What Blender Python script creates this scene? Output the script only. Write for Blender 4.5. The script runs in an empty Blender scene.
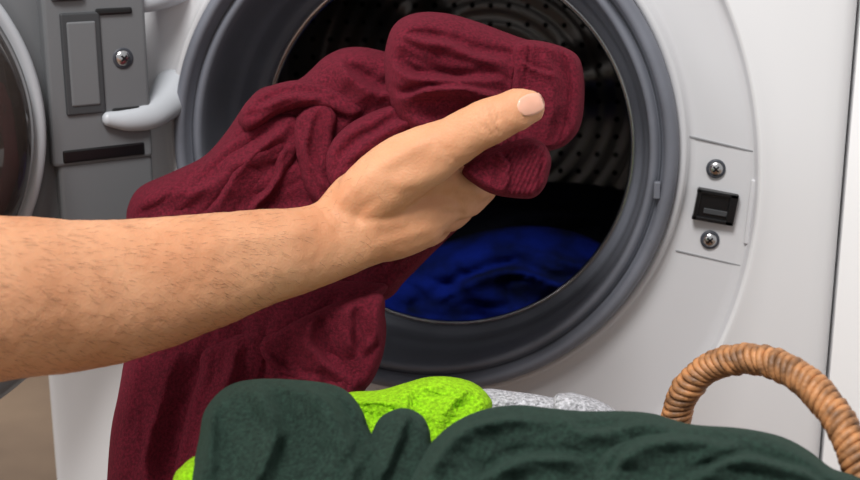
import bpy, bmesh, math, random
import numpy as np
from mathutils import Vector, Matrix, noise
from mathutils.geometry import delaunay_2d_cdt
from mathutils.bvhtree import BVHTree
random.seed(4); np.random.seed(4)
sc = bpy.context.scene
# ---------------------------------------------------------------- camera (calibrated from the photo)
FPX = 1300.0
yaw, pit = math.radians(10), math.radians(15)
F = Vector((-math.sin(yaw)*math.cos(pit), math.cos(yaw)*math.cos(pit), -math.sin(pit)))
R = Vector((math.cos(yaw), math.sin(yaw), 0))
U = R.cross(F)
ZC = 0.50                       # height of door-opening centre
C0 = Vector((0, 0, ZC))
CAM = C0 - 1.0*(F + R*((418-430)/FPX) + U*((240-151)/FPX))
def P(u, v, D): return CAM + (F + R*((u-430)/FPX) + U*((240-v)/FPX))*D
def PY(u, v, y):
    d = F + R*((u-430)/FPX) + U*((240-v)/FPX)
    return CAM + d*((y-CAM.y)/d.y)
cd = bpy.data.cameras.new("camera"); cam = bpy.data.objects.new("camera", cd)
sc.collection.objects.link(cam); sc.camera = cam
cd.sensor_width = 36; cd.lens = FPX/860*36; cd.clip_start = 0.01
cd.dof.use_dof = True; cd.dof.focus_distance = .86; cd.dof.aperture_fstop = 9
m = Matrix((R, U, -F)).transposed().to_4x4(); m.translation = CAM
cam.matrix_world = m
sc.view_settings.view_transform = 'Standard'

# ---------------------------------------------------------------- helpers
def lin(c):
    o = []
    for x in c:
        x /= 255.0
        o.append(x/12.92 if x <= .04045 else ((x+.055)/1.055)**2.4)
    return (*o, 1)
def mat(name, col, rough=.5, metal=0, bump=0, bscale=200, var=0, vscale=8, sheen=0, sss=0, coat=0, trans=0, col2=None, bdist=.001, detail=3, spec=.5):
    M = bpy.data.materials.new(name); M.use_nodes = True
    nt = M.node_tree; b = nt.nodes["Principled BSDF"]
    b.inputs["Base Color"].default_value = lin(col)
    b.inputs["Roughness"].default_value = rough
    b.inputs["Metallic"].default_value = metal
    b.inputs["Specular IOR Level"].default_value = spec
    if sheen:
        b.inputs["Sheen Weight"].default_value = sheen
        b.inputs["Sheen Roughness"].default_value = .5
        b.inputs["Sheen Tint"].default_value = lin([min(255, x*1.6+20) for x in col])
    if coat: b.inputs["Coat Weight"].default_value = coat
    if trans: b.inputs["Transmission Weight"].default_value = trans
    if sss:
        b.inputs["Subsurface Weight"].default_value = sss
        b.inputs["Subsurface Radius"].default_value = (1, .35, .2)
        b.inputs["Subsurface Scale"].default_value = .005
    tc = nt.nodes.new("ShaderNodeTexCoord")
    if var or col2:
        n = nt.nodes.new("ShaderNodeTexNoise"); n.inputs["Scale"].default_value = vscale; n.inputs["Detail"].default_value = 5
        nt.links.new(tc.outputs["Object"], n.inputs["Vector"])
        r = nt.nodes.new("ShaderNodeValToRGB")
        c2 = col2 if col2 else [max(0, x*(1-var)) for x in col]
        r.color_ramp.elements[0].position = .35; r.color_ramp.elements[1].position = .65
        r.color_ramp.elements[0].color = lin(c2); r.color_ramp.elements[1].color = lin(col)
        nt.links.new(n.outputs["Fac"], r.inputs["Fac"]); nt.links.new(r.outputs["Color"], b.inputs["Base Color"])
    if bump:
        n = nt.nodes.new("ShaderNodeTexNoise"); n.inputs["Scale"].default_value = bscale; n.inputs["Detail"].default_value = detail
        nt.links.new(tc.outputs["Object"], n.inputs["Vector"])
        bp = nt.nodes.new("ShaderNodeBump"); bp.inputs["Strength"].default_value = bump; bp.inputs["Distance"].default_value = bdist
        nt.links.new(n.outputs["Fac"], bp.inputs["Height"]); nt.links.new(bp.outputs["Normal"], b.inputs["Normal"])
    return M
def obj(name, verts, faces, mt, smooth=True, parent=None, origin=None):
    me = bpy.data.meshes.new(name)
    o = bpy.data.objects.new(name, me); sc.collection.objects.link(o)
    if origin is not None:
        origin = Vector(origin); verts = [Vector(v)-origin for v in verts]; o.location = origin
    me.from_pydata([tuple(v) for v in verts], [], faces); me.update()
    bm = bmesh.new(); bm.from_mesh(me); bmesh.ops.recalc_face_normals(bm, faces=bm.faces); bm.to_mesh(me); bm.free()
    if smooth: me.polygons.foreach_set("use_smooth", [True]*len(me.polygons))
    if mt: me.materials.append(mt)
    if parent is not None: o.parent = parent
    return o
def empty(name, loc=(0, 0, 0)):
    e = bpy.data.objects.new(name, None); sc.collection.objects.link(e); e.location = loc; e.empty_display_size = .05
    return e
def keep_parent(o, p):
    o.parent = p; o.matrix_parent_inverse = Matrix.Translation(p.location).inverted()
def box(name, c, ax, ay, az, sx, sy, sz, mt, bev=.001, parent=None):
    bm = bmesh.new(); bmesh.ops.create_cube(bm, size=1)
    for v in bm.verts: v.co = Vector((v.co.x*sx, v.co.y*sy, v.co.z*sz))
    if bev: bmesh.ops.bevel(bm, geom=bm.edges[:], offset=bev, segments=3, affect='EDGES', profile=.5)
    for v in bm.verts: v.co = c + ax*v.co.x + ay*v.co.y + az*v.co.z
    bmesh.ops.recalc_face_normals(bm, faces=bm.faces)
    me = bpy.data.meshes.new(name); bm.to_mesh(me); bm.free()
    o = bpy.data.objects.new(name, me); sc.collection.objects.link(o); me.materials.append(mt)
    me.polygons.foreach_set("use_smooth", [False]*len(me.polygons))
    if parent: keep_parent(o, parent)
    return o
def lathe(name, prof, c, e1, ez, n, mt, N=128, parent=None, shift=None, closed=False):
    V = []; Fc = []
    for i, (r, h) in enumerate(prof):
        s = shift(h) if shift else Vector((0, 0, 0))
        for k in range(N):
            a = 2*math.pi*k/N
            V.append(c + (e1*math.cos(a)+ez*math.sin(a))*r + n*h + s)
    M = len(prof)
    for i in range(M if closed else M-1):
        j = (i+1) % M
        for k in range(N):
            k2 = (k+1) % N
            Fc.append((i*N+k, i*N+k2, j*N+k2, j*N+k))
    o = obj(name, V, Fc, mt, origin=c)
    if parent: keep_parent(o, parent)
    return o
def catmull(pts, sub, closed=False):
    pts = [np.array(p, float) for p in pts]; n = len(pts); out = []
    rng = range(n) if closed else range(n-1)
    for i in rng:
        if closed: p0, p1, p2, p3 = pts[i-1], pts[i], pts[(i+1) % n], pts[(i+2) % n]
        else: p0, p1, p2, p3 = pts[max(i-1, 0)], pts[i], pts[i+1], pts[min(i+2, n-1)]
        for k in range(sub):
            t = k/sub
            out.append(.5*((2*p1)+(-p0+p2)*t+(2*p0-5*p1+4*p2-p3)*t*t+(-p0+3*p1-3*p2+p3)*t**3))
    if not closed: out.append(pts[-1])
    return out
def loft(secs, sub=8, N=28, ref=F):
    data = [list(s[0])+[s[1], s[2]] for s in secs]
    sm = catmull(data, sub)
    pos = [Vector(s[:3]) for s in sm]
    V = []; Fc = []
    rings = []
    T0 = (pos[1]-pos[0]).normalized(); T1 = (pos[-1]-pos[-2]).normalized()
    ra0 = min(sm[0][3], sm[0][4]); ra1 = min(sm[-1][3], sm[-1][4])
    for q in (80, 60, 40, 20):
        a = math.radians(q); rings.append((pos[0]-T0*ra0*math.sin(a), T0, sm[0][3]*math.cos(a), sm[0][4]*math.cos(a)))
    for i, s in enumerate(sm):
        T = (pos[min(i+1, len(pos)-1)]-pos[max(i-1, 0)]).normalized()
        rings.append((pos[i], T, max(s[3], .001), max(s[4], .001)))
    for q in (20, 40, 60, 80):
        a = math.radians(q); rings.append((pos[-1]+T1*ra1*math.sin(a), T1, sm[-1][3]*math.cos(a), sm[-1][4]*math.cos(a)))
    for c, T, a_, b_ in rings:
        B = (ref - T*ref.dot(T)).normalized(); Nn = T.cross(B)
        for k in range(N):
            t = 2*math.pi*k/N
            V.append(c + Nn*math.cos(t)*a_ + B*math.sin(t)*b_)
    for i in range(len(rings)-1):
        for k in range(N):
            k2 = (k+1) % N
            Fc.append((i*N+k, i*N+k2, (i+1)*N+k2, (i+1)*N+k))
    Fc.append(tuple(range(N))[::-1]); Fc.append(tuple((len(rings)-1)*N+k for k in range(N)))
    return V, Fc
def merge(parts):
    V = []; Fc = []
    for v, f in parts:
        o = len(V); V += list(v); Fc += [tuple(i+o for i in q) for q in f]
    return V, Fc
def bake_modifiers(o):
    dg = bpy.context.evaluated_depsgraph_get(); ev = o.evaluated_get(dg)
    me = bpy.data.meshes.new_from_object(ev); o.modifiers.clear(); o.data = me
    me.polygons.foreach_set("use_smooth", [True]*len(me.polygons))

def seg_dist(pts, poly, closed):
    A = np.array(poly, float); B = np.roll(A, -1, 0) if closed else A[1:]
    if not closed: A = A[:-1]
    best = np.full(len(pts), 1e9); side = np.zeros(len(pts)); par = np.zeros(len(pts))
    n = len(A)
    for i in range(n):
        d = B[i]-A[i]; L = d@d+1e-9
        w = pts-A[i]; t = np.clip(w@d/L, 0, 1); q = w - t[:, None]*d
        ds = np.hypot(q[:, 0], q[:, 1]); mk = ds < best
        best[mk] = ds[mk]; side[mk] = np.sign(d[0]*w[mk, 1]-d[1]*w[mk, 0]); par[mk] = (i+t[mk])/n
    return best, side, par
def cloth(outline, D, thick, edge, folds=(), step=3.0, wr=.003, ang=0, wl=(60, 18), back=.5, fine=0, seed=0, sub=6, rib=None, cr=.0011):
    """draped bundle: silhouette outline, D(u,v) = distance of its mid surface, fold ridges in front, rounded back"""
    ol = catmull(outline, sub, True); ol = np.array(ol)
    seg = np.hypot(*(np.roll(ol, -1, 0)-ol).T); cum = np.concatenate([[0], np.cumsum(seg)])
    nB = int(cum[-1]/step); ss = np.linspace(0, cum[-1], nB, endpoint=False)
    olc = np.vstack([ol, ol[:1]])
    bx = np.interp(ss, cum, olc[:, 0]); by = np.interp(ss, cum, olc[:, 1])
    bnd = np.stack([bx, by], 1)
    x0, y0 = bnd.min(0); x1, y1 = bnd.max(0)
    g = []; row = 0; yy = y0+step
    while yy < y1:
        xs = np.arange(x0+(step/2 if row % 2 else 0), x1, step); g.append(np.stack([xs, np.full_like(xs, yy)], 1)); yy += step*.87; row += 1
    g = np.vstack(g)
    ins = np.zeros(len(g), bool); a = bnd; b = np.roll(bnd, -1, 0)
    for i in range(len(a)):
        c = ((a[i, 1] > g[:, 1]) != (b[i, 1] > g[:, 1]))
        xi = (b[i, 0]-a[i, 0])*(g[:, 1]-a[i, 1])/(b[i, 1]-a[i, 1]+1e-12)+a[i, 0]
        ins ^= c & (g[:, 0] < xi)
    g = g[ins]; dg, _, _ = seg_dist(g, bnd, True); g = g[dg > step*.6]
    pts = np.vstack([bnd, g])
    res = delaunay_2d_cdt([Vector(p) for p in pts], [(i, (i+1) % nB) for i in range(nB)], [], 1, 1e-4)
    pv = np.array([list(v) for v in res[0]]); faces = res[2]
    db, _, _ = seg_dist(pv, bnd, True)
    e = np.clip(db/edge, 0, 1); prof = np.sqrt(1-(1-e)**2); sm = e*e*(3-2*e)
    h = np.zeros(len(pv))
    wob = np.array([[7*noise.noise(Vector((x*.022, y*.022, seed+3.3)))+3*noise.noise(Vector((x*.06, y*.06, seed+1.3))), 7*noise.noise(Vector((x*.022, y*.022, seed+7.7)))] for x, y in pv])
    pw = pv + wob
    for f in folds:
        line, amp, w = f[0], f[1], f[2]; k = f[3] if len(f) > 3 else .35
        ln = catmull(line, 6)
        d, s, t = seg_dist(pw, ln, False)
        ww = np.where(s > 0, w, w*k)
        taper = np.clip(np.minimum(t, 1-t)*3.5+.1, 0, 1)
        h += amp*np.exp(-(d/ww)**1.5)*taper
        sd = d*s
        h -= .3*amp*np.exp(-((sd+2.2*w*k)/(w*.4))**2)*taper
    ca, sa = math.cos(math.radians(ang)), math.sin(math.radians(ang))
    hw = np.zeros(len(pv)); fn = np.zeros(len(pv)); cn = np.zeros(len(pv))
    for i, (x, y) in enumerate(pv):
        wx = x + 22*noise.noise(Vector((x*.01, y*.01, seed+9))); wy = y + 22*noise.noise(Vector((x*.01, y*.01, seed+19)))
        a0, b0 = wx*ca+wy*sa, -wx*sa+wy*ca
        a1 = a0/wl[0]; b1 = b0/wl[1]
        n1 = noise.noise(Vector((a1, b1, seed))); n2 = abs(noise.noise(Vector((a1*1.3+4, b1*1.5, seed+5))))
        hw[i] = n1*.8+min(n2*2.4, .9)*.6
        m_ = max(0, noise.noise(Vector((x*.02, y*.02, seed+31)))+.3)
        cn[i] = m_*(1-abs(noise.noise(Vector((a0/30, b0/9, seed+41))))*2.6)+.5*noise.noise(Vector((x/14, y/14, seed+51)))
        if fine: fn[i] = noise.noise(Vector((x*.3, y*.3, seed)))+.9*noise.noise(Vector((x*.7, y*.7, seed)))
    h = h*(sm*.85+.15) + wr*hw*sm + cr*cn*sm
    if fine: h = h + fine*fn
    if rib: h = h + rib(pv[:, 0], pv[:, 1])*sm
    fr = thick*prof + h
    bk = thick*back*prof
    isb = db < 1e-3
    V = []; idx_b = {}
    for i, (x, y) in enumerate(pv): V.append(P(x, y, D(x, y)-fr[i]))
    for i, (x, y) in enumerate(pv):
        if isb[i]: idx_b[i] = i
        else: idx_b[i] = len(V); V.append(P(x, y, D(x, y)+bk[i]))
    Fc = [tuple(f) for f in faces] + [tuple(idx_b[j] for j in f)[::-1] for f in faces]
    return V, Fc

# ---------------------------------------------------------------- materials
M_panel = mat("washer_enamel", (222, 222, 224), .32, coat=.2)
M_side = mat("washer_ring_plastic", (203, 203, 206), .38)
M_gask = mat("rubber_gasket", (114, 117, 127), .5, bump=.08, bscale=300, var=.08, vscale=20)
M_gaskd = mat("rubber_gasket_dark", (62, 65, 73), .5)
M_seam = mat("panel_seam_grey", (140, 141, 144), .5)
M_doorg = mat("door_grey_plastic", (108, 110, 113), .42)
M_doord = mat("door_dark_plastic", (60, 62, 65), .5)
M_hinge = mat("hinge_pale_plastic", (184, 188, 194), .35)
M_chrome = mat("screw_steel", (200, 200, 202), .22, metal=1)
M_black = mat("black_plastic", (16, 16, 18), .3)
M_white = mat("wall_white_paint", (246, 246, 247), .7, bump=.05, bscale=90)
M_floor = mat("floor_stone_tile", (142, 122, 104), .5, col2=(122, 104, 90), vscale=6, bump=.1, bscale=40)
M_wallb = mat("wall_beige_paint", (190, 176, 160), .8, bump=.05, bscale=90)
M_maroon = mat("maroon_jersey", (108, 26, 43), .95, bump=1, bscale=1100, var=.3, vscale=520, sheen=.18, bdist=.0009, spec=.2)
M_green = mat("dark_green_fleece", (38, 57, 49), .95, bump=1, bscale=800, var=.36, vscale=420, sheen=.25, bdist=.001, spec=.2)
M_lime = mat("lime_terry", (160, 230, 26), .95, bump=1, bscale=520, var=.26, vscale=420, sheen=.15, bdist=.003, spec=.2)
M_grey = mat("pale_grey_knit", (214, 214, 220), .95, bump=1, bscale=520, var=.3, vscale=420, bdist=.003, spec=.2)
M_blue = mat("blue_cloth", (4, 26, 112), .95, bump=.6, bscale=500, var=.6, vscale=24, bdist=.002, spec=.15)
M_blk = mat("black_cloth", (9, 11, 22), .95, bump=.6, bscale=500, bdist=.002, spec=.15)
M_wick = mat("wicker_rattan", (192, 134, 86), .5, var=.4, vscale=120, bump=.5, bscale=500)
M_skin = mat("skin", (216, 159, 121), .58, col2=(202, 142, 104), vscale=26, bump=.5, bscale=600, sss=.18, bdist=.0007, spec=.35)
M_nail = mat("fingernail", (226, 170, 146), .34, sss=.1, coat=.15)
M_hair = mat("arm_hair", (84, 50, 32), .6)
M_glass = mat("door_glass", (92, 84, 80), .04, coat=.5, trans=.6)

def steel(name, radial):
    M = bpy.data.materials.new(name); M.use_nodes = True; nt = M.node_tree; b = nt.nodes["Principled BSDF"]
    b.inputs["Metallic"].default_value = 1; b.inputs["Roughness"].default_value = .36
    tc = nt.nodes.new("ShaderNodeTexCoord"); sp = nt.nodes.new("ShaderNodeSeparateXYZ"); nt.links.new(tc.outputs["Object"], sp.inputs[0])
    def mth(op, a, bb=None):
        n = nt.nodes.new("ShaderNodeMath"); n.operation = op
        for i, s in enumerate((a, bb)):
            if s is None: continue
            if isinstance(s, (int, float)): n.inputs[i].default_value = s
            else: nt.links.new(s, n.inputs[i])
        return n.outputs[0]
    cb = nt.nodes.new("ShaderNodeCombineXYZ")
    if radial:
        nt.links.new(mth('MULTIPLY', sp.outputs[0], 52), cb.inputs[0]); nt.links.new(mth('MULTIPLY', sp.outputs[2], 52), cb.inputs[1])
    else:
        nt.links.new(mth('MULTIPLY', mth('ARCTAN2', sp.outputs[0], sp.outputs[2]), 72/6.28318), cb.inputs[0])
        nt.links.new(mth('MULTIPLY', sp.outputs[1], 50), cb.inputs[1])
    vo = nt.nodes.new("ShaderNodeTexVoronoi"); vo.inputs["Randomness"].default_value = 0; vo.inputs["Scale"].default_value = 1
    nt.links.new(cb.outputs[0], vo.inputs["Vector"])
    hole = mth('LESS_THAN', vo.outputs["Distance"], .15)
    mx = nt.nodes.new("ShaderNodeMix"); mx.data_type = 'RGBA'; nt.links.new(hole, mx.inputs[0])
    mx.inputs[6].default_value = lin((118, 114, 111)); mx.inputs[7].default_value = (.008, .008, .008, 1)
    nt.links.new(mx.outputs[2], b.inputs["Base Color"])
    return M
M_drum = steel("drum_steel_perforated", False); M_drumb = steel("drum_back_steel", True)
M_lift = mat("drum_lifter_plastic", (110, 110, 112), .4)

X, Y, Z = Vector((1, 0, 0)), Vector((0, 1, 0)), Vector((0, 0, 1))
# ---------------------------------------------------------------- room
def slab(name, a, b, mt):
    c = (Vector(a)+Vector(b))/2; s = Vector(b)-Vector(a)
    return box(name, c, X, Y, Z, s.x, s.y, s.z, mt, bev=0)
slab("floor", (-2, -2.2, -.06), (1.6, 1.1, 0), M_floor)
slab("wall_back", (-2, 1.1, 0), (1.6, 1.2, 2.5), M_wallb)
WX0, WX1 = -.325, .317
slab("wall_right", (WX1+.002, .004, 0), (1.6, 1.1, 2.5), M_white)

# ---------------------------------------------------------------- washing machine
W = empty("washing_machine", (0, 0, 0))
N = 320
def rect_hit(a, x0, x1, z0, z1):
    c, s = math.cos(a), math.sin(a); t = 1e9
    if c > 1e-9: t = min(t, x1/c)
    if c < -1e-9: t = min(t, x0/c)
    if s > 1e-9: t = min(t, z1/s)
    if s < -1e-9: t = min(t, z0/s)
    return t
angs = [2*math.pi*k/N for k in range(N)]
for cx, cz in ((WX1, .35), (WX0, .35), (WX0, -.48), (WX1, -.48)):
    a = math.atan2(cz, cx) % (2*math.pi); i = min(range(N), key=lambda k: abs(angs[k]-a)); angs[i] = a
def ell_r(a):
    A_, B_, oz = .257, .295, -.025
    c, s = math.cos(a), math.sin(a)
    qa = (c/A_)**2+(s/B_)**2; qb = -2*s*oz/B_**2; qc = (oz/B_)**2-1
    return (-qb+math.sqrt(qb*qb-4*qa*qc))/(2*qa)
V = []; rings = []
def ring(fr, y): rings.append([(fr(a)*math.cos(a), y, fr(a)*math.sin(a)) for a in angs])
ring(lambda a: .196, .05); ring(lambda a: .196, .012); ring(lambda a: .1975, .008); ring(lambda a: .2005, .006); ring(lambda a: .2035, .008); ring(lambda a: .205, .014)
for t in (.1, .3, .6, .9): ring(lambda a, t=t: .206+(ell_r(a)-.006-.206)*t, .015-.004*t)
for dr, y in ((-.0045, .0105), (-.003, .0085), (-.0015, .002), (0, -.0005), (.0015, -.001), (.004, 0)): ring(lambda a, dr=dr: ell_r(a)+dr, y)
def rr(a, ins): return rect_hit(a, WX0+ins, WX1-ins, -.48+ins, .35-ins)
ring(lambda a: ell_r(a)*.5+rr(a, .03)*.5, 0)
for ins, y in ((.02, 0), (.010, .001), (.005, .0025), (.0015, .006), (0, .012), (0, .55)): ring(lambda a, ins=ins: rr(a, ins), y)
V = [Vector(p)+C0 for r in rings for p in r]
Fc = []
for i in range(len(rings)-1):
    for k in range(N):
        k2 = (k+1) % N; Fc.append((i*N+k, i*N+k2, (i+1)*N+k2, (i+1)*N+k))
Fc.append(tuple((len(rings)-1)*N+k for k in range(N)))
o = obj("front_panel", V, Fc, M_panel); o.data.materials.append(M_side); keep_parent(o, W)
for p in o.data.polygons:
    if p.index < 12*N: p.material_index = 1
box("top_lid", Vector(((WX0+WX1)/2, .275, .862)), X, Y, Z, WX1-WX0, .56, .024, M_panel, .006, W)
box("control_strip", Vector((.07, -.003, .80)), X, Y, Z, .40, .008, .07, M_doord, .002, W)
box("detergent_drawer", Vector((-.225, -.004, .80)), X, Y, Z, .14, .012, .08, M_panel, .004, W)
lathe("program_knob", [(0, .02), (.018, .02), (.021, .017), (.022, 0)], Vector((.0, -.006, .80)), X, Z, -Y, M_chrome, 48, W)
for i, (fx, fy) in enumerate(((-.25, .06), (.25, .06), (-.25, .5), (.25, .5))):
    lathe("foot_%d" % i, [(0, 0), (.022, 0), (.022, .012), (.012, .014), (.012, .03)], Vector((fx, fy, 0)), X, Y, Z, M_black, 24, W)
# gasket
sag = lambda h: Vector((.004*max(0, h)/.1, 0, -.016*max(0, h)/.1))
lathe("door_gasket", [(.198, .03), (.197, .0), (.1945, -.006), (.191, -.008), (.188, -.007), (.1865, -.003), (.1855, .005), (.184, .007), (.1825, .004), (.180, .001), (.177, .001), (.1755, .004), (.1745, .012), (.174, .03), (.173, .05), (.1715, .058), (.1695, .062), (.1685, .068), (.168, .08), (.1665, .09), (.1645, .094), (.161, .096), (.1595, .100), (.160, .108)],
      C0, X, Z, Y, M_gask, 192, W, sag)
lathe("gasket_groove", [(.1855, .0058), (.1825, .0058)], C0, X, Z, Y, M_gaskd, 192, W)
lathe("drum_rim", [(.1605, .112), (.1565, .109), (.1550, .105), (.1585, .103), (.164, .108), (.164, .118)], C0, X, Z, Y, M_chrome, 160, W, sag)
DC = C0+Vector((0.004, 0, -.018))
lathe("drum_shell", [(.159, .112), (.165, .122), (.2, .128), (.228, .135), (.236, .15), (.238, .25), (.238, .36), (.232, .385), (.222, .395)], DC, X, Z, Y, M_drum, 160, W)
V = []; Fc = []; NR = 40; NA = 180
for i in range(NR+1):
    r = .001+.224*i/NR
    for k in range(NA):
        a = 2*math.pi*k/NA
        s = abs(math.cos(1.5*(a-.25)))**14
        y = .395 - .022*s*min(1, r/.05)*(1-(r/.225)**6) - .002*math.cos(r*330)*(.05 < r < .2) - (.02 if r < .045 else 0)
        V.append(DC+Vector((r*math.cos(a), y, r*math.sin(a))))
for i in range(NR):
    for k in range(NA):
        k2 = (k+1) % NA; Fc.append((i*NA+k, i*NA+k2, (i+1)*NA+k2, (i+1)*NA+k))
keep_parent(obj("drum_back", V, Fc, M_drumb, origin=DC), W)
for j, a0 in enumerate((.25, .25+2.094, .25+4.189)):
    V = []; Fc = []
    for i in range(13):
        y = .15+.22*i/12; hh = .045*math.sin(math.pi*(i+.6)/13.2)**.4
        for q in range(11):
            t = -1+2*q/10; aa = a0+t*.11; r = .239-hh*(1-abs(t)**2.5)
            V.append(DC+Vector((r*math.cos(aa), y, r*math.sin(aa))))
    for i in range(12):
        for q in range(10): Fc.append((i*11+q, i*11+q+1, (i+1)*11+q+1, (i+1)*11+q))
    keep_parent(obj("drum_lifter_%d" % j, V, Fc, M_lift, origin=DC), W)
def strip(name, a, b, ya, yb, w, mt):
    A_ = PY(*a, ya); B_ = PY(*b, yb); d = (B_-A_).normalized(); up = d.cross(Y).normalized(); yy = up.cross(d)
    box(name, (A_+B_)/2, d, yy, up, (B_-A_).length, .0012, w, mt, .0002, W)
strip("panel_seam_1", (686, 135.5), (754, 151.5), .0142, .0107, .0011, M_seam)
strip("panel_seam_2", (676, 250.5), (749, 267.5), .0142, .0107, .0011, M_seam)
def frame_at(u, v, y, tilt):
    c = PY(u, v, y); t = math.radians(tilt)
    return c, Vector((math.cos(t), 0, -math.sin(t))), Vector((math.sin(t), 0, math.cos(t)))
c, ax, az = frame_at(715, 206, .0115, 8)
box("latch_plate", c, ax, Y, az, .030, .006, .024, M_black, .0008, W)
box("latch_frame_top", c+az*.0105-Y*.003, ax, Y, az, .031, .005, .003, M_black, .0006, W)
box("latch_frame_bottom", c-az*.0105-Y*.003, ax, Y, az, .031, .005, .003, M_black, .0006, W)
box("latch_frame_left", c-ax*.0135-Y*.003, ax, Y, az, .003, .005, .024, M_black, .0006, W)
box("latch_frame_right", c+ax*.0125-Y*.003, ax, Y, az, .006, .005, .024, M_black, .0006, W)
box("latch_hook", c+ax*.001-Y*.0035-az*.004, ax, Y, az, .018, .002, .004, M_doord, .0005, W)
def screw(name, u, v, y, r, n=-Y, p=None, par=None):
    c = PY(u, v, y) if p is None else p
    e1 = Vector((0, 0, 1)).cross(n).normalized(); ez = n.cross(e1)
    s = lathe(name, [(0, r*.38), (r*.5, r*.34), (r*.85, r*.18), (r, 0), (r, -r*.3)], c, e1, ez, n, M_chrome, 32, par or W)
    lathe(name+"_seat", [(r*1.0, r*.03), (r*1.25, r*.05), (r*1.3, -r*.3)], c, e1, ez, n, M_gaskd, 32, par or W)
    for i, (p_, q_) in enumerate(((e1+ez, e1-ez), (e1-ez, e1+ez))):
        box(name+"_slot_%d" % i, c+n*r*.33, p_.normalized(), q_.normalized(), n, r*1.0, r*.22, r*.18, M_black, 0, par or W)
screw("screw_1", 716, 169, .0115, .0056); screw("screw_2", 710, 240, .0115, .0056); screw("screw_3", 179, 147, .0115, .0056)
c, ax, az = frame_at(750, 212, .0095, 3)
box("side_slot", c, ax, Y, az, .004, .003, .05, M_side, .0012, W)
c, ax, az = frame_at(657, 190, -.0025, 0)
box("gasket_tab", c, ax, Y, az, .005, .006, .013, M_gask, .001, W)

# ---------------------------------------------------------------- open door (part of the machine)
hp = PY(148, 142, -.012)
RD = .246
e1 = Vector((.72, .69, 0)).normalized(); nrm = Vector((e1.y, -e1.x, 0)); DCn = hp - e1*RD + Z*.030
k_ = RD-.222
lathe("door_frame", [(.0, -.03), (.12, -.035), (.19+k_, -.03), (.216+k_, -.018), (.222+k_, -.004), (.22+k_, .004), (.214+k_, .01), (.204+k_, .012), (.17, .012), (.161, .016), (.156, .028), (.152, .036), (.146, .036), (.142, .03)], DCn, e1, Z, nrm, M_doorg, 160, W)
lathe("door_ring", [(.1575, .026), (.156, .034), (.153, .039), (.149, .039), (.145, .034)], DCn, e1, Z, nrm, M_hinge, 160, W)
lathe("door_glass", [(.146, .03), (.143, .047), (.134, .060), (.115, .070), (.075, .078), (.03, .082), (.001, .083), (.001, .079), (.075, .074), (.113, .066), (.130, .057), (.138, .046), (.142, .03)], DCn, e1, Z, nrm, M_glass, 128, W)
zo = -.030
def dbox(name, x, z, h, sx, sz, sh, mt, bev=.0015): return box(name, DCn+e1*(x+k_)+Z*(z+zo)+nrm*h, e1, nrm, Z, sx, sh, sz, mt, bev, W)
dbox("door_hinge_block", .178, .060, .014, .078, .135, .018, M_doorg, .003)
dbox("door_hinge_pocket", .166, .068, .0235, .030, .075, .003, M_doord)
dbox("door_hinge_rib", .166, .068, .0245, .022, .062, .003, M_doorg)
dbox("door_clip_upper", .158, .124, .018, .024, .02, .016, M_doord)
dbox("door_clip_gap", .158, .117, .0262, .018, .004, .002, M_black)
dbox("door_slot_upper", .192, .105, .0235, .028, .005, .003, M_black)
dbox("door_slot_mid", .197, .030, .0235, .022, .006, .003, M_black)
dbox("door_slot_lower", .178, .000, .0225, .064, .010, .003, M_black)
dbox("door_hinge_block_lower", .180, -.058, .013, .074, .105, .016, M_doorg, .003)
screw("door_screw", 0, 0, 0, .0062, nrm, DCn+e1*(.197+k_)+Z*(.07+zo)+nrm*.0235)
def hinge(name, pts, ra, rb):
    o = obj(name, *loft([(P(*p), ra*s, rb*s) for p, s in pts], 6, 16), M_hinge); keep_parent(o, W)
hinge("hinge_arm_lower", [((176, 88, 1.035), 1.8), ((165, 103, 1.02), 1.5), ((150, 115, 1.0), 1.15), ((128, 120, .985), .85), ((108, 119, .975), .55)], .010, .008)
hinge("hinge_arm_upper", [((176, -18, 1.02), 1.8), ((160, -8, 1.0), 1.4), ((140, 0, .985), 1.0), ((115, 0, .97), .8), ((98, -2, .96), .55)], .010, .008)

# ---------------------------------------------------------------- laundry already in the drum
v, f = cloth([(370, 330), (372, 280), (402, 262), (436, 246), (480, 232), (530, 226), (580, 234), (630, 262), (668, 300), (660, 350), (580, 370), (480, 372), (400, 360)],
    lambda x, y: 1.30, .035, 50, [([(420, 275), (490, 248), (560, 256), (620, 290)], .022, 14), ([(430, 300), (510, 272), (600, 296)], .022, 12)], step=4, wr=.018, wl=(60, 24), seed=3)
obj("blue_garment", v, f, M_blue)
v, f = cloth([(410, 330), (415, 240), (448, 205), (490, 188), (540, 182), (590, 184), (640, 192), (690, 216), (710, 280), (660, 340), (540, 350), (450, 345)],
    lambda x, y: 1.385, .035, 45, [([(450, 240), (520, 215), (620, 220)], .02, 14)], step=4, wr=.014, wl=(50, 25), seed=5)
obj("black_garment", v, f, M_blk)

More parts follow.
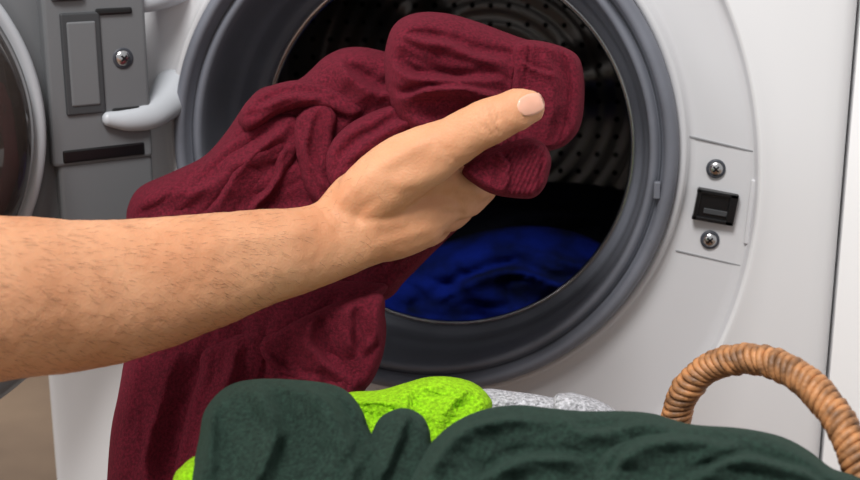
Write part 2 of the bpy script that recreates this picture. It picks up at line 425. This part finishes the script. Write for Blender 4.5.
# ---------------------------------------------------------------- maroon garment
parts = []
parts.append(cloth([(126, 225), (128, 206), (140, 187), (172, 172), (204, 156), (226, 132), (244, 106), (262, 88), (298, 80), (326, 56), (352, 47), (386, 52), (430, 70), (480, 90), (505, 130), (496, 190), (472, 216), (440, 246), (406, 280), (382, 302), (300, 330), (200, 330), (135, 310), (124, 265)],
    lambda x, y: .945, .035, 16,
    [([(140, 205), (200, 188), (250, 160), (290, 135)], .010, 20, .4),
     ([(335, 60), (355, 80), (385, 92), (430, 100)], .018, 16, .25),
     ([(345, 205), (372, 180), (400, 160)], .014, 12, .3),
     ([(385, 290), (420, 262), (460, 222), (490, 196)], .014, 10, .4)],
    wr=.006, ang=-35, wl=(120, 34), seed=1, cr=.0016))
parts.append(cloth([(150, 222), (178, 190), (206, 160), (236, 134), (262, 118), (292, 112), (306, 128), (302, 152), (290, 176), (272, 200), (250, 222), (230, 240), (180, 240)],
    lambda x, y: .920, .014, 9, [([(205, 215), (232, 180), (262, 150), (290, 128)], .010, 14, .3), ([(250, 215), (275, 180), (292, 145)], .008, 9, .35)], wr=.004, ang=-45, wl=(100, 26), seed=61, cr=.0015))
parts.append(cloth([(238, 118), (250, 98), (270, 86), (298, 80), (326, 84), (352, 96), (366, 110), (352, 120), (326, 112), (304, 110), (280, 116), (262, 128), (246, 134)],
    lambda x, y: .918, .018, 8, [([(258, 112), (290, 96), (330, 100)], .007, 8, .4)], wr=.003, ang=-10, wl=(90, 20), seed=62))
parts.append(cloth([(296, 118), (312, 104), (330, 104), (338, 118), (334, 138), (340, 160), (352, 182), (346, 205), (322, 208), (306, 190), (298, 165), (293, 140)],
    lambda x, y: .908, .012, 7, [([(312, 112), (312, 145), (322, 175), (335, 200)], .006, 7, .3)], wr=.003, ang=75, wl=(90, 20), seed=63))
parts.append(cloth([(326, 152), (344, 128), (372, 112), (404, 102), (436, 96), (470, 96), (496, 104), (500, 118), (470, 126), (436, 134), (404, 148), (380, 168), (358, 194), (336, 196), (326, 178)],
    lambda x, y: .900, .014, 9, [([(340, 172), (366, 142), (402, 122), (445, 112), (485, 110)], .009, 11, .3), ([(352, 190), (376, 162), (410, 140)], .006, 7, .4)], wr=.003, ang=-25, wl=(100, 22), seed=64))
seamx = lambda y: 516-.14*(y-90)
parts.append(cloth([(384, 66), (386, 46), (392, 28), (404, 17), (424, 12), (450, 14), (478, 22), (505, 32), (528, 40), (552, 46), (560, 80), (552, 140), (530, 152), (500, 160), (470, 160), (440, 150), (410, 135), (390, 104)],
    lambda x, y: .915+(x-480)*.00012, .036, 16,
    [([(392, 66), (420, 80), (455, 84), (505, 78)], .014, 13, .25),
     ([(400, 36), (440, 44), (480, 58), (515, 64)], .010, 13, .3),
     ([(398, 98), (430, 94), (470, 92), (512, 96)], .012, 9, .3)],
    wr=.006, ang=15, wl=(110, 30), seed=7, step=2.4, cr=.0018, rib=lambda x, y: .0016*np.exp(-((x-seamx(y)+6)/2.0)**2)-.0012*np.exp(-((x-seamx(y)+1)/2.0)**2)))
parts.append(cloth([(513, 46), (524, 40), (546, 42), (568, 49), (579, 58), (583.5, 74), (584.5, 96), (582, 120), (575, 136), (560, 148), (538, 152), (514, 150), (504, 136), (507, 112), (510, 84), (511, 62)],
    lambda x, y: .892+(x-480)*.00012, .020, 7,
    [([(548, 50), (556, 84), (556, 116), (545, 144)], .006, 9, .5), ([(520, 60), (535, 72), (556, 76)], .005, 6, .3), ([(512, 100), (530, 108), (552, 106)], .004, 6, .3)],
    wr=.003, ang=80, wl=(70, 22), seed=17, step=1.8, rib=lambda x, y: .0005*np.sin((y*1.0+.1*x)*1.8)*(x < 556)-.0030*np.exp(-((x-570+.0045*(y-95)**2)/2.0)**2)-.0016*np.exp(-((x-seamx(y)-8)/1.6)**2)))
parts.append(cloth([(462, 172), (474, 158), (500, 146), (526, 138), (543, 143), (551, 158), (549, 174), (544, 188), (533, 198), (514, 198), (492, 194), (474, 184)],
    lambda x, y: .862, .015, 8,
    [([(500, 150), (510, 168), (506, 192)], .004, 4, .4)],
    wr=.001, ang=75, seed=21, step=1.6, rib=lambda x, y: .0009*np.sin((x+.45*y)*1.25)*(x > 504)-.003*np.exp(-((x+.15*(y-168)-541)/2.0)**2)))
parts.append(cloth([(118, 395), (124, 360), (130, 320), (200, 290), (300, 280), (384, 282), (381, 300), (386, 322), (385, 345), (377, 372), (366, 389), (358, 400), (345, 440), (250, 540), (105, 540), (107, 480), (111, 430)],
    lambda x, y: .915-(y-300)*.0002, .03, 15,
    [([(178, 345), (160, 400), (148, 450), (142, 530)], .010, 17, .55)],
    wr=.0045, ang=108, wl=(160, 46), seed=14, cr=.0013))
parts.append(cloth([(200, 350), (228, 335), (262, 330), (272, 350), (262, 384), (244, 420), (226, 460), (206, 540), (160, 540), (170, 470), (184, 410), (196, 375)],
    lambda x, y: .897-(y-300)*.0002, .016, 10, [([(238, 345), (226, 390), (206, 430), (188, 500)], .010, 12, .35)], wr=.003, ang=112, wl=(120, 34), seed=12))
parts.append(cloth([(252, 346), (280, 326), (320, 308), (356, 296), (382, 294), (385, 318), (385, 345), (377, 372), (364, 390), (344, 394), (318, 392), (292, 384), (270, 372)],
    lambda x, y: .885, .015, 10, [([(268, 350), (280, 366), (300, 378), (325, 384)], .006, 8, .35), ([(318, 312), (312, 338), (322, 362), (344, 382)], .012, 12, .3), ([(352, 302), (350, 330), (354, 360)], .009, 10, .35), ([(375, 300), (374, 330), (368, 358)], .006, 7, .4)], wr=.003, ang=85, wl=(100, 26), seed=13, cr=.0014))
obj("maroon_sweatshirt", *merge(parts), M_maroon)

# ---------------------------------------------------------------- arm and hand
def S(u, v, D, hw, ratio=.85): r = (hw+.8)*D/FPX; return (P(u, v, D), r, r*ratio)
hp_parts = []
hp_parts.append(loft([S(-420, 180, .55, 130), S(-330, 285, .58, 122), S(-230, 308, .62, 108), S(-120, 304, .67, 95), S(0, 298, .72, 82), S(100, 293, .765, 73), S(190, 275, .80, 60), S(260, 258, .83, 48, .82), S(300, 250, .85, 42, .8), S(335, 238, .862, 40, .75),
   S(365, 219, .868, 48, .62), S(395, 205, .872, 53, .52), S(422, 194, .875, 50, .48), S(444, 190, .88, 38, .5), S(458, 190, .888, 24, .7)], 10, 40))
hp_parts.append(loft([S(345, 218, .864, 24, .9), S(372, 192, .857, 32, .8), S(400, 170, .851, 33, .75), S(428, 154, .846, 29, .8), S(452, 142, .842, 25, .85), S(474, 129, .837, 23.5, .85), S(490, 121, .833, 23.5, .85), S(505, 114.5, .832, 21, .78), S(519, 109, .831, 20.5, .75), S(533, 106, .832, 16, .7)], 8, 28))
hp_parts.append(loft([S(405, 178, .862, 26, .6), S(430, 172, .864, 24, .6), S(448, 168, .868, 16, .8)], 6, 20))
def finger(pts): hp_parts.append(loft([S(*p) for p in pts], 6, 20))
finger([(425, 180, .872, 18, .9), (450, 180, .870, 17, .9), (470, 186, .880, 16, .9), (482, 184, .905, 14.5, .9), (496, 172, .94, 13.5, .9), (500, 154, .962, 12, .9), (494, 140, .968, 10, .9)])
finger([(420, 198, .877, 18, .9), (444, 199, .878, 17, .9), (463, 203, .890, 16, .9), (476, 196, .92, 14, .9), (488, 180, .955, 13, .9), (488, 162, .98, 12, .9), (480, 148, .988, 10, .9)])
finger([(410, 216, .882, 17, .9), (433, 217, .886, 16, .9), (449, 217, .902, 14.5, .9), (462, 208, .935, 13, .9), (470, 192, .968, 12.5, .9), (468, 174, .985, 11.5, .9), (460, 162, .988, 10, .9)])
finger([(400, 234, .884, 15, .9), (420, 235, .892, 14, .9), (434, 231, .908, 12.5, .9), (444, 221, .933, 11, .9), (450, 208, .96, 10.5, .9), (447, 194, .97, 9.5, .9)])
v, f = merge(hp_parts)
arm = obj("human_arm", v, f, M_skin)
md = arm.modifiers.new("r", 'REMESH'); md.mode = 'VOXEL'; md.voxel_size = .0017; md.use_smooth_shade = True
ms = arm.modifiers.new("s", 'SMOOTH'); ms.factor = .6; ms.iterations = 8
bake_modifiers(arm)
def proj(p):
    d = p-CAM; D = d.dot(F); return 430+FPX*d.dot(R)/D, 240-FPX*d.dot(U)/D, D
me = arm.data; nv = len(me.vertices)
cov = np.array([proj(v.co) for v in me.vertices]); nrmv = [v.normal.copy() for v in me.vertices]
disp = np.zeros(nv)
def crease(line, amp, w):
    d, s, t = seg_dist(cov[:, :2], catmull(line, 5), False)
    fac = np.array([1.0 if n.dot(F) < .1 else 0 for n in nrmv])
    return amp*np.exp(-(d/w)**2)*fac*np.clip(np.minimum(t, 1-t)*6, 0, 1)
disp += crease([(481, 106), (485, 116), (489, 128), (495, 140)], -.0012, 1.5)
disp += crease([(487, 103), (491, 113), (495, 125), (501, 136)], -.0016, 1.5)
disp += crease([(493, 102), (496, 111), (500, 122)], -.0012, 1.4)
disp += crease([(476, 112), (479, 121), (483, 131)], -.0010, 1.5)
disp += crease([(515, 92), (516, 104), (520, 116), (526, 124)], -.0004, 2)
disp += crease([(438, 140), (445, 152), (452, 162)], -.0007, 2)
disp += crease([(447, 146), (453, 156), (458, 164)], -.0006, 1.6)
disp += crease([(360, 205), (395, 185), (440, 178), (465, 182)], .0018, 10)
disp += crease([(360, 230), (400, 218), (435, 208), (458, 204)], .0013, 8)
disp += crease([(365, 248), (400, 238), (434, 226)], .0008, 6)
disp += crease([(450, 193), (466, 195), (480, 198)], -.0014, 3)
disp += crease([(438, 210), (452, 212), (466, 213)], -.0012, 3)
disp += crease([(330, 212), (358, 184), (395, 158), (435, 138)], .0018, 8)
disp += crease([(350, 222), (372, 200), (398, 184)], -.0018, 8)
disp += crease([(318, 205), (330, 222), (342, 236)], -.0007, 2.5)
disp += crease([(325, 203), (337, 220), (349, 234)], -.0006, 2)
disp += crease([(200, 245), (260, 238), (320, 228)], .0014, 10)
for i, v in enumerate(me.vertices):
    if disp[i]: v.co += nrmv[i]*disp[i]
    v.co += nrmv[i]*(.0007*noise.noise(v.co*40)+.0003*noise.noise(v.co*180))
me.update()
bvh = BVHTree.FromPolygons([v.co for v in me.vertices], [tuple(p.vertices) for p in me.polygons])
V = []; Fc = []; NU, NV = 16, 14
cx, cy = 531, 104.5; ta = math.radians(-20); L1, L2 = 14.5, 11.5
for j in range(NV+1):
    for i in range(NU+1):
        a = -1+2*i/NU; b = -1+2*j/NV
        x = a*math.sqrt(1-b*b/2*.95); y = b*math.sqrt(1-a*a/2*.95)
        uu = cx + x*L1*math.cos(ta)-y*L2*math.sin(ta); vv = cy + x*L1*math.sin(ta)+y*L2*math.cos(ta)
        d = (P(uu, vv, 1)-CAM).normalized(); h, n_, _, _ = bvh.ray_cast(CAM, d)
        if h is None: h, n_, _, _ = bvh.find_nearest(P(uu, vv, .832))
        rim = max(abs(a), abs(b))
        V.append(h + n_*(.0007 if rim < .93 else -.0004))
for j in range(NV):
    for i in range(NU): q = j*(NU+1)+i; Fc.append((q, q+1, q+NU+2, q+NU+1))
nail = obj("thumb_nail", V, Fc, M_nail); nail.parent = arm
hv = []; hf = []
polys = [p for p in me.polygons]
cnt = 0
tang = (P(330, 240, .86)-P(0, 298, .72)).normalized()
while cnt < 1900:
    p = random.choice(polys); c = p.center; u_, v_, D_ = proj(c)
    if u_ > 380 or u_ < -60 or p.normal.dot(F) > .5: continue
    if u_ > 280 and random.random() < .8: continue
    dn = (-Z*random.uniform(.1, .7)+tang*random.uniform(.5, 1.0)+R*random.uniform(-.2, .2)); dn = (dn-p.normal*dn.dot(p.normal)).normalized()
    L = random.uniform(.003, .009); w = dn.cross(p.normal).normalized()*.000045
    a = c; b = c+dn*L*.5+p.normal*.0009; e = c+dn*L+p.normal*.0010+w*random.uniform(-20, 20)
    q = len(hv); hv += [a-w, a+w, b+w, b-w, e, b+p.normal*.0001]
    hf += [(q, q+1, q+2, q+3), (q+3, q+2, q+4), (q, q+1, q+5)]
    cnt += 1
h = obj("arm_hair", hv, hf, M_hair); h.parent = arm

# ---------------------------------------------------------------- laundry basket and its contents
BC = P(555, 575, .70); BC_top = BC.z
AX, AY = .220, .170
B = empty("wicker_laundry_basket", (BC.x, BC.y, 0))
parts = []
def ringtube(z, ax, ay, r, wav, ph, NS=180, K=6):
    V = []; Fc = []
    for i in range(NS):
        t = 2*math.pi*i/NS; o_ = wav*math.sin(24*t+ph)
        cc = Vector((BC.x+(ax+o_)*math.cos(t), BC.y+(ay+o_)*math.sin(t), z)); rad = Vector((math.cos(t), math.sin(t), 0))
        for k in range(K):
            q = 2*math.pi*k/K; V.append(cc+rad*r*math.cos(q)+Z*r*math.sin(q))
    for i in range(NS):
        for k in range(K):
            i2 = (i+1) % NS; k2 = (k+1) % K; Fc.append((i*K+k, i2*K+k, i2*K+k2, i*K+k2))
    return V, Fc
rows = 30
for i in range(rows):
    t = i/(rows-1); z = .008+(BC_top-.012)*t; s = .80+.2*t**.7
    parts.append(ringtube(z, AX*s, AY*s, .0062, .004, math.pi*(i % 2)))
parts.append(ringtube(BC_top+.004, AX+.002, AY+.002, .011, .001, 0, K=10))
for k in range(48):
    t = 2*math.pi*(k+.5)/48
    parts.append(loft([(Vector((BC.x+AX*s*math.cos(t), BC.y+AY*s*math.sin(t), .006+(BC_top-.01)*q)), .004, .004) for q, s in ((0, .8), (.3, .8+.2*.3**.7), (.6, .8+.2*.6**.7), (1, 1))], 3, 6))
V = [Vector((BC.x, BC.y, .006))]+[Vector((BC.x+AX*.8*math.cos(2*math.pi*k/60), BC.y+AY*.8*math.sin(2*math.pi*k/60), .006)) for k in range(60)]
parts.append((V, [(0, k+1, (k+1) % 60+1) for k in range(60)]))
keep_parent(obj("basket_body", *merge(parts), M_wick), B)
hpth = [(676, 520, .80), (674, 460, .80), (677, 414, .795), (689, 386, .785), (711, 367, .775), (742, 359, .76), (775, 364, .742), (806, 382, .722), (832, 410, .705), (850, 442, .69), (860, 475, .68), (866, 520, .675), (866, 560, .672)]
path = [Vector(p) for p in catmull([list(P(*p)) for p in hpth], 30)]
cum = [0]
for i in range(1, len(path)): cum.append(cum[-1]+(path[i]-path[i-1]).length)
TL = cum[-1]; pitch_ = .0043; parts = [loft([(p, .0066, .0066) for p in path[::15]], 3, 12)]
cumA = np.array(cum); pa = np.array([list(p) for p in path])
def at(s): return Vector([np.interp(s, cumA, pa[:, i]) for i in range(3)])
s = .002
while s < TL-.004:
    c = at(s); T = (at(s+.002)-at(s-.002)).normalized()
    side = T.cross(F).normalized(); tilt = (T+side*.42+random.uniform(-.07, .07)*F+random.uniform(-.08, .08)*side).normalized()
    a = tilt.cross(F).normalized(); b = tilt.cross(a).normalized()
    V = []; Fc = []; NS, K = 22, 7; rr_ = .0072+random.uniform(-.0004, .0004); rt = .0024
    for i in range(NS):
        t = 2*math.pi*i/NS; rad = a*math.cos(t)*1.06+b*math.sin(t)
        for k in range(K):
            q = 2*math.pi*k/K; V.append(c+rad*(rr_+rt*math.cos(q))+tilt*rt*math.sin(q))
    for i in range(NS):
        for k in range(K):
            i2 = (i+1) % NS; k2 = (k+1) % K; Fc.append((i*K+k, i2*K+k, i2*K+k2, i*K+k2))
    parts.append((V, Fc)); s += pitch_
keep_parent(obj("basket_handle", *merge(parts), M_wick), B)

Dg = lambda x, y: .74-(y-400)*.00055
parts = []
parts.append(cloth([(188, 610), (188, 520), (192, 474), (199, 438), (205, 410), (226, 387), (256, 379), (300, 380), (330, 384), (348, 392), (362, 410), (376, 440), (420, 480), (470, 540), (470, 610)],
   lambda x, y: Dg(x, y), .036, 13,
   [([(222, 396), (214, 430), (208, 480)], .010, 12, .4), ([(248, 384), (268, 408), (272, 446), (250, 500)], .018, 20, .35), ([(296, 384), (328, 402), (346, 440), (350, 490)], .020, 20, .3), ([(345, 500), (358, 460), (378, 440)], .010, 12, .4)],
   wr=.006, ang=70, wl=(150, 50), seed=35, cr=.0018))
parts.append(cloth([(340, 610), (350, 500), (360, 462), (372, 432), (382, 416), (402, 408), (420, 414), (429, 428), (433, 450), (450, 520), (460, 610)],
   lambda x, y: Dg(x, y)-.012, .028, 11,
   [([(404, 412), (392, 440), (384, 485)], .014, 10, .3)], wr=.003, ang=95, wl=(100, 34), seed=33, cr=.0015))
parts.append(cloth([(400, 610), (405, 500), (420, 458), (440, 434), (462, 418), (490, 408), (520, 405), (550, 408), (585, 411), (625, 411), (655, 414), (690, 424), (740, 428), (780, 436), (808, 450), (832, 468), (860, 478), (900, 505), (905, 610)],
   lambda x, y: Dg(x, y)-.03, .038, 14,
   [([(425, 480), (450, 440), (494, 420), (550, 428)], .016, 13, .3), ([(548, 410), (585, 430), (640, 424), (690, 430)], .012, 12, .3),
    ([(480, 486), (530, 458), (590, 466)], .016, 14, .3)],
   wr=.006, ang=20, wl=(140, 46), seed=37, cr=.0018))
parts.append(cloth([(590, 520), (592, 474), (606, 448), (634, 434), (668, 428), (705, 426), (742, 429), (776, 437), (804, 450), (830, 468), (858, 480), (890, 510), (880, 560), (600, 560)],
   lambda x, y: Dg(x, y)-.058, .024, 11,
   [([(612, 480), (640, 448), (690, 440), (740, 448)], .014, 12, .3), ([(680, 490), (730, 462), (790, 466), (830, 486)], .014, 12, .3)],
   wr=.005, ang=10, wl=(140, 40), seed=39, cr=.0018))
obj("dark_green_jacket", *merge(parts), M_green)
parts = [cloth([(340, 396), (380, 390), (405, 383), (428, 377), (452, 377), (474, 383), (488, 395), (492, 408), (480, 440), (470, 520), (350, 520), (340, 430)],
   lambda x, y: .80-(y-380)*.0006, .028, 12, [([(412, 384), (404, 410), (402, 440)], .006, 11, .4), ([(466, 386), (446, 412), (440, 440)], .007, 11, .4), ([(360, 400), (385, 400), (400, 398)], .005, 7, .4)], wr=.003, fine=.0012, step=1.7, seed=41, sub=6),
   cloth([(168, 560), (172, 485), (182, 466), (200, 455), (230, 460), (230, 560)], lambda x, y: .76-(y-380)*.0005, .02, 12, wr=.002, fine=.0012, step=2.0, seed=43)]
obj("lime_green_towel", *merge(parts), M_lime)
parts = [cloth([(478, 400), (484, 389), (510, 391), (545, 396), (562, 402), (566, 420), (560, 480), (480, 480)], lambda x, y: .83-(y-380)*.0005, .018, 10, wr=.002, fine=.0012, step=1.7, seed=47),
   cloth([(552, 404), (566, 393), (582, 395), (602, 402), (618, 412), (640, 430), (640, 480), (555, 480)], lambda x, y: .82-(y-380)*.0005, .018, 10, [([(572, 396), (590, 404), (606, 414)], .004, 6, .4)], wr=.002, fine=.0012, step=1.7, seed=49)]
obj("pale_grey_towel", *merge(parts), M_grey)

# ---------------------------------------------------------------- lights
def area(name, loc, tgt, size, e, col=(1, 1, 1)):
    l = bpy.data.lights.new(name, 'AREA'); l.size = size; l.energy = e; l.color = col
    o = bpy.data.objects.new(name, l); sc.collection.objects.link(o); o.location = loc
    o.rotation_euler = (Vector(tgt)-Vector(loc)).to_track_quat('-Z', 'Y').to_euler()
area("ceiling_softbox", (-.15, -1.2, 2.1), (0, 0, .45), .6, 40, (1, .98, .955))
area("fill_light_left", (-1.6, -1.2, 1.3), (0, -.1, .5), .9, 16, (1, .99, .98))  # added fill lamp on the left
w = bpy.data.worlds.new("world"); sc.world = w; w.use_nodes = True
w.node_tree.nodes["Background"].inputs[0].default_value = (.99, .985, .985, 1); w.node_tree.nodes["Background"].inputs[1].default_value = .50
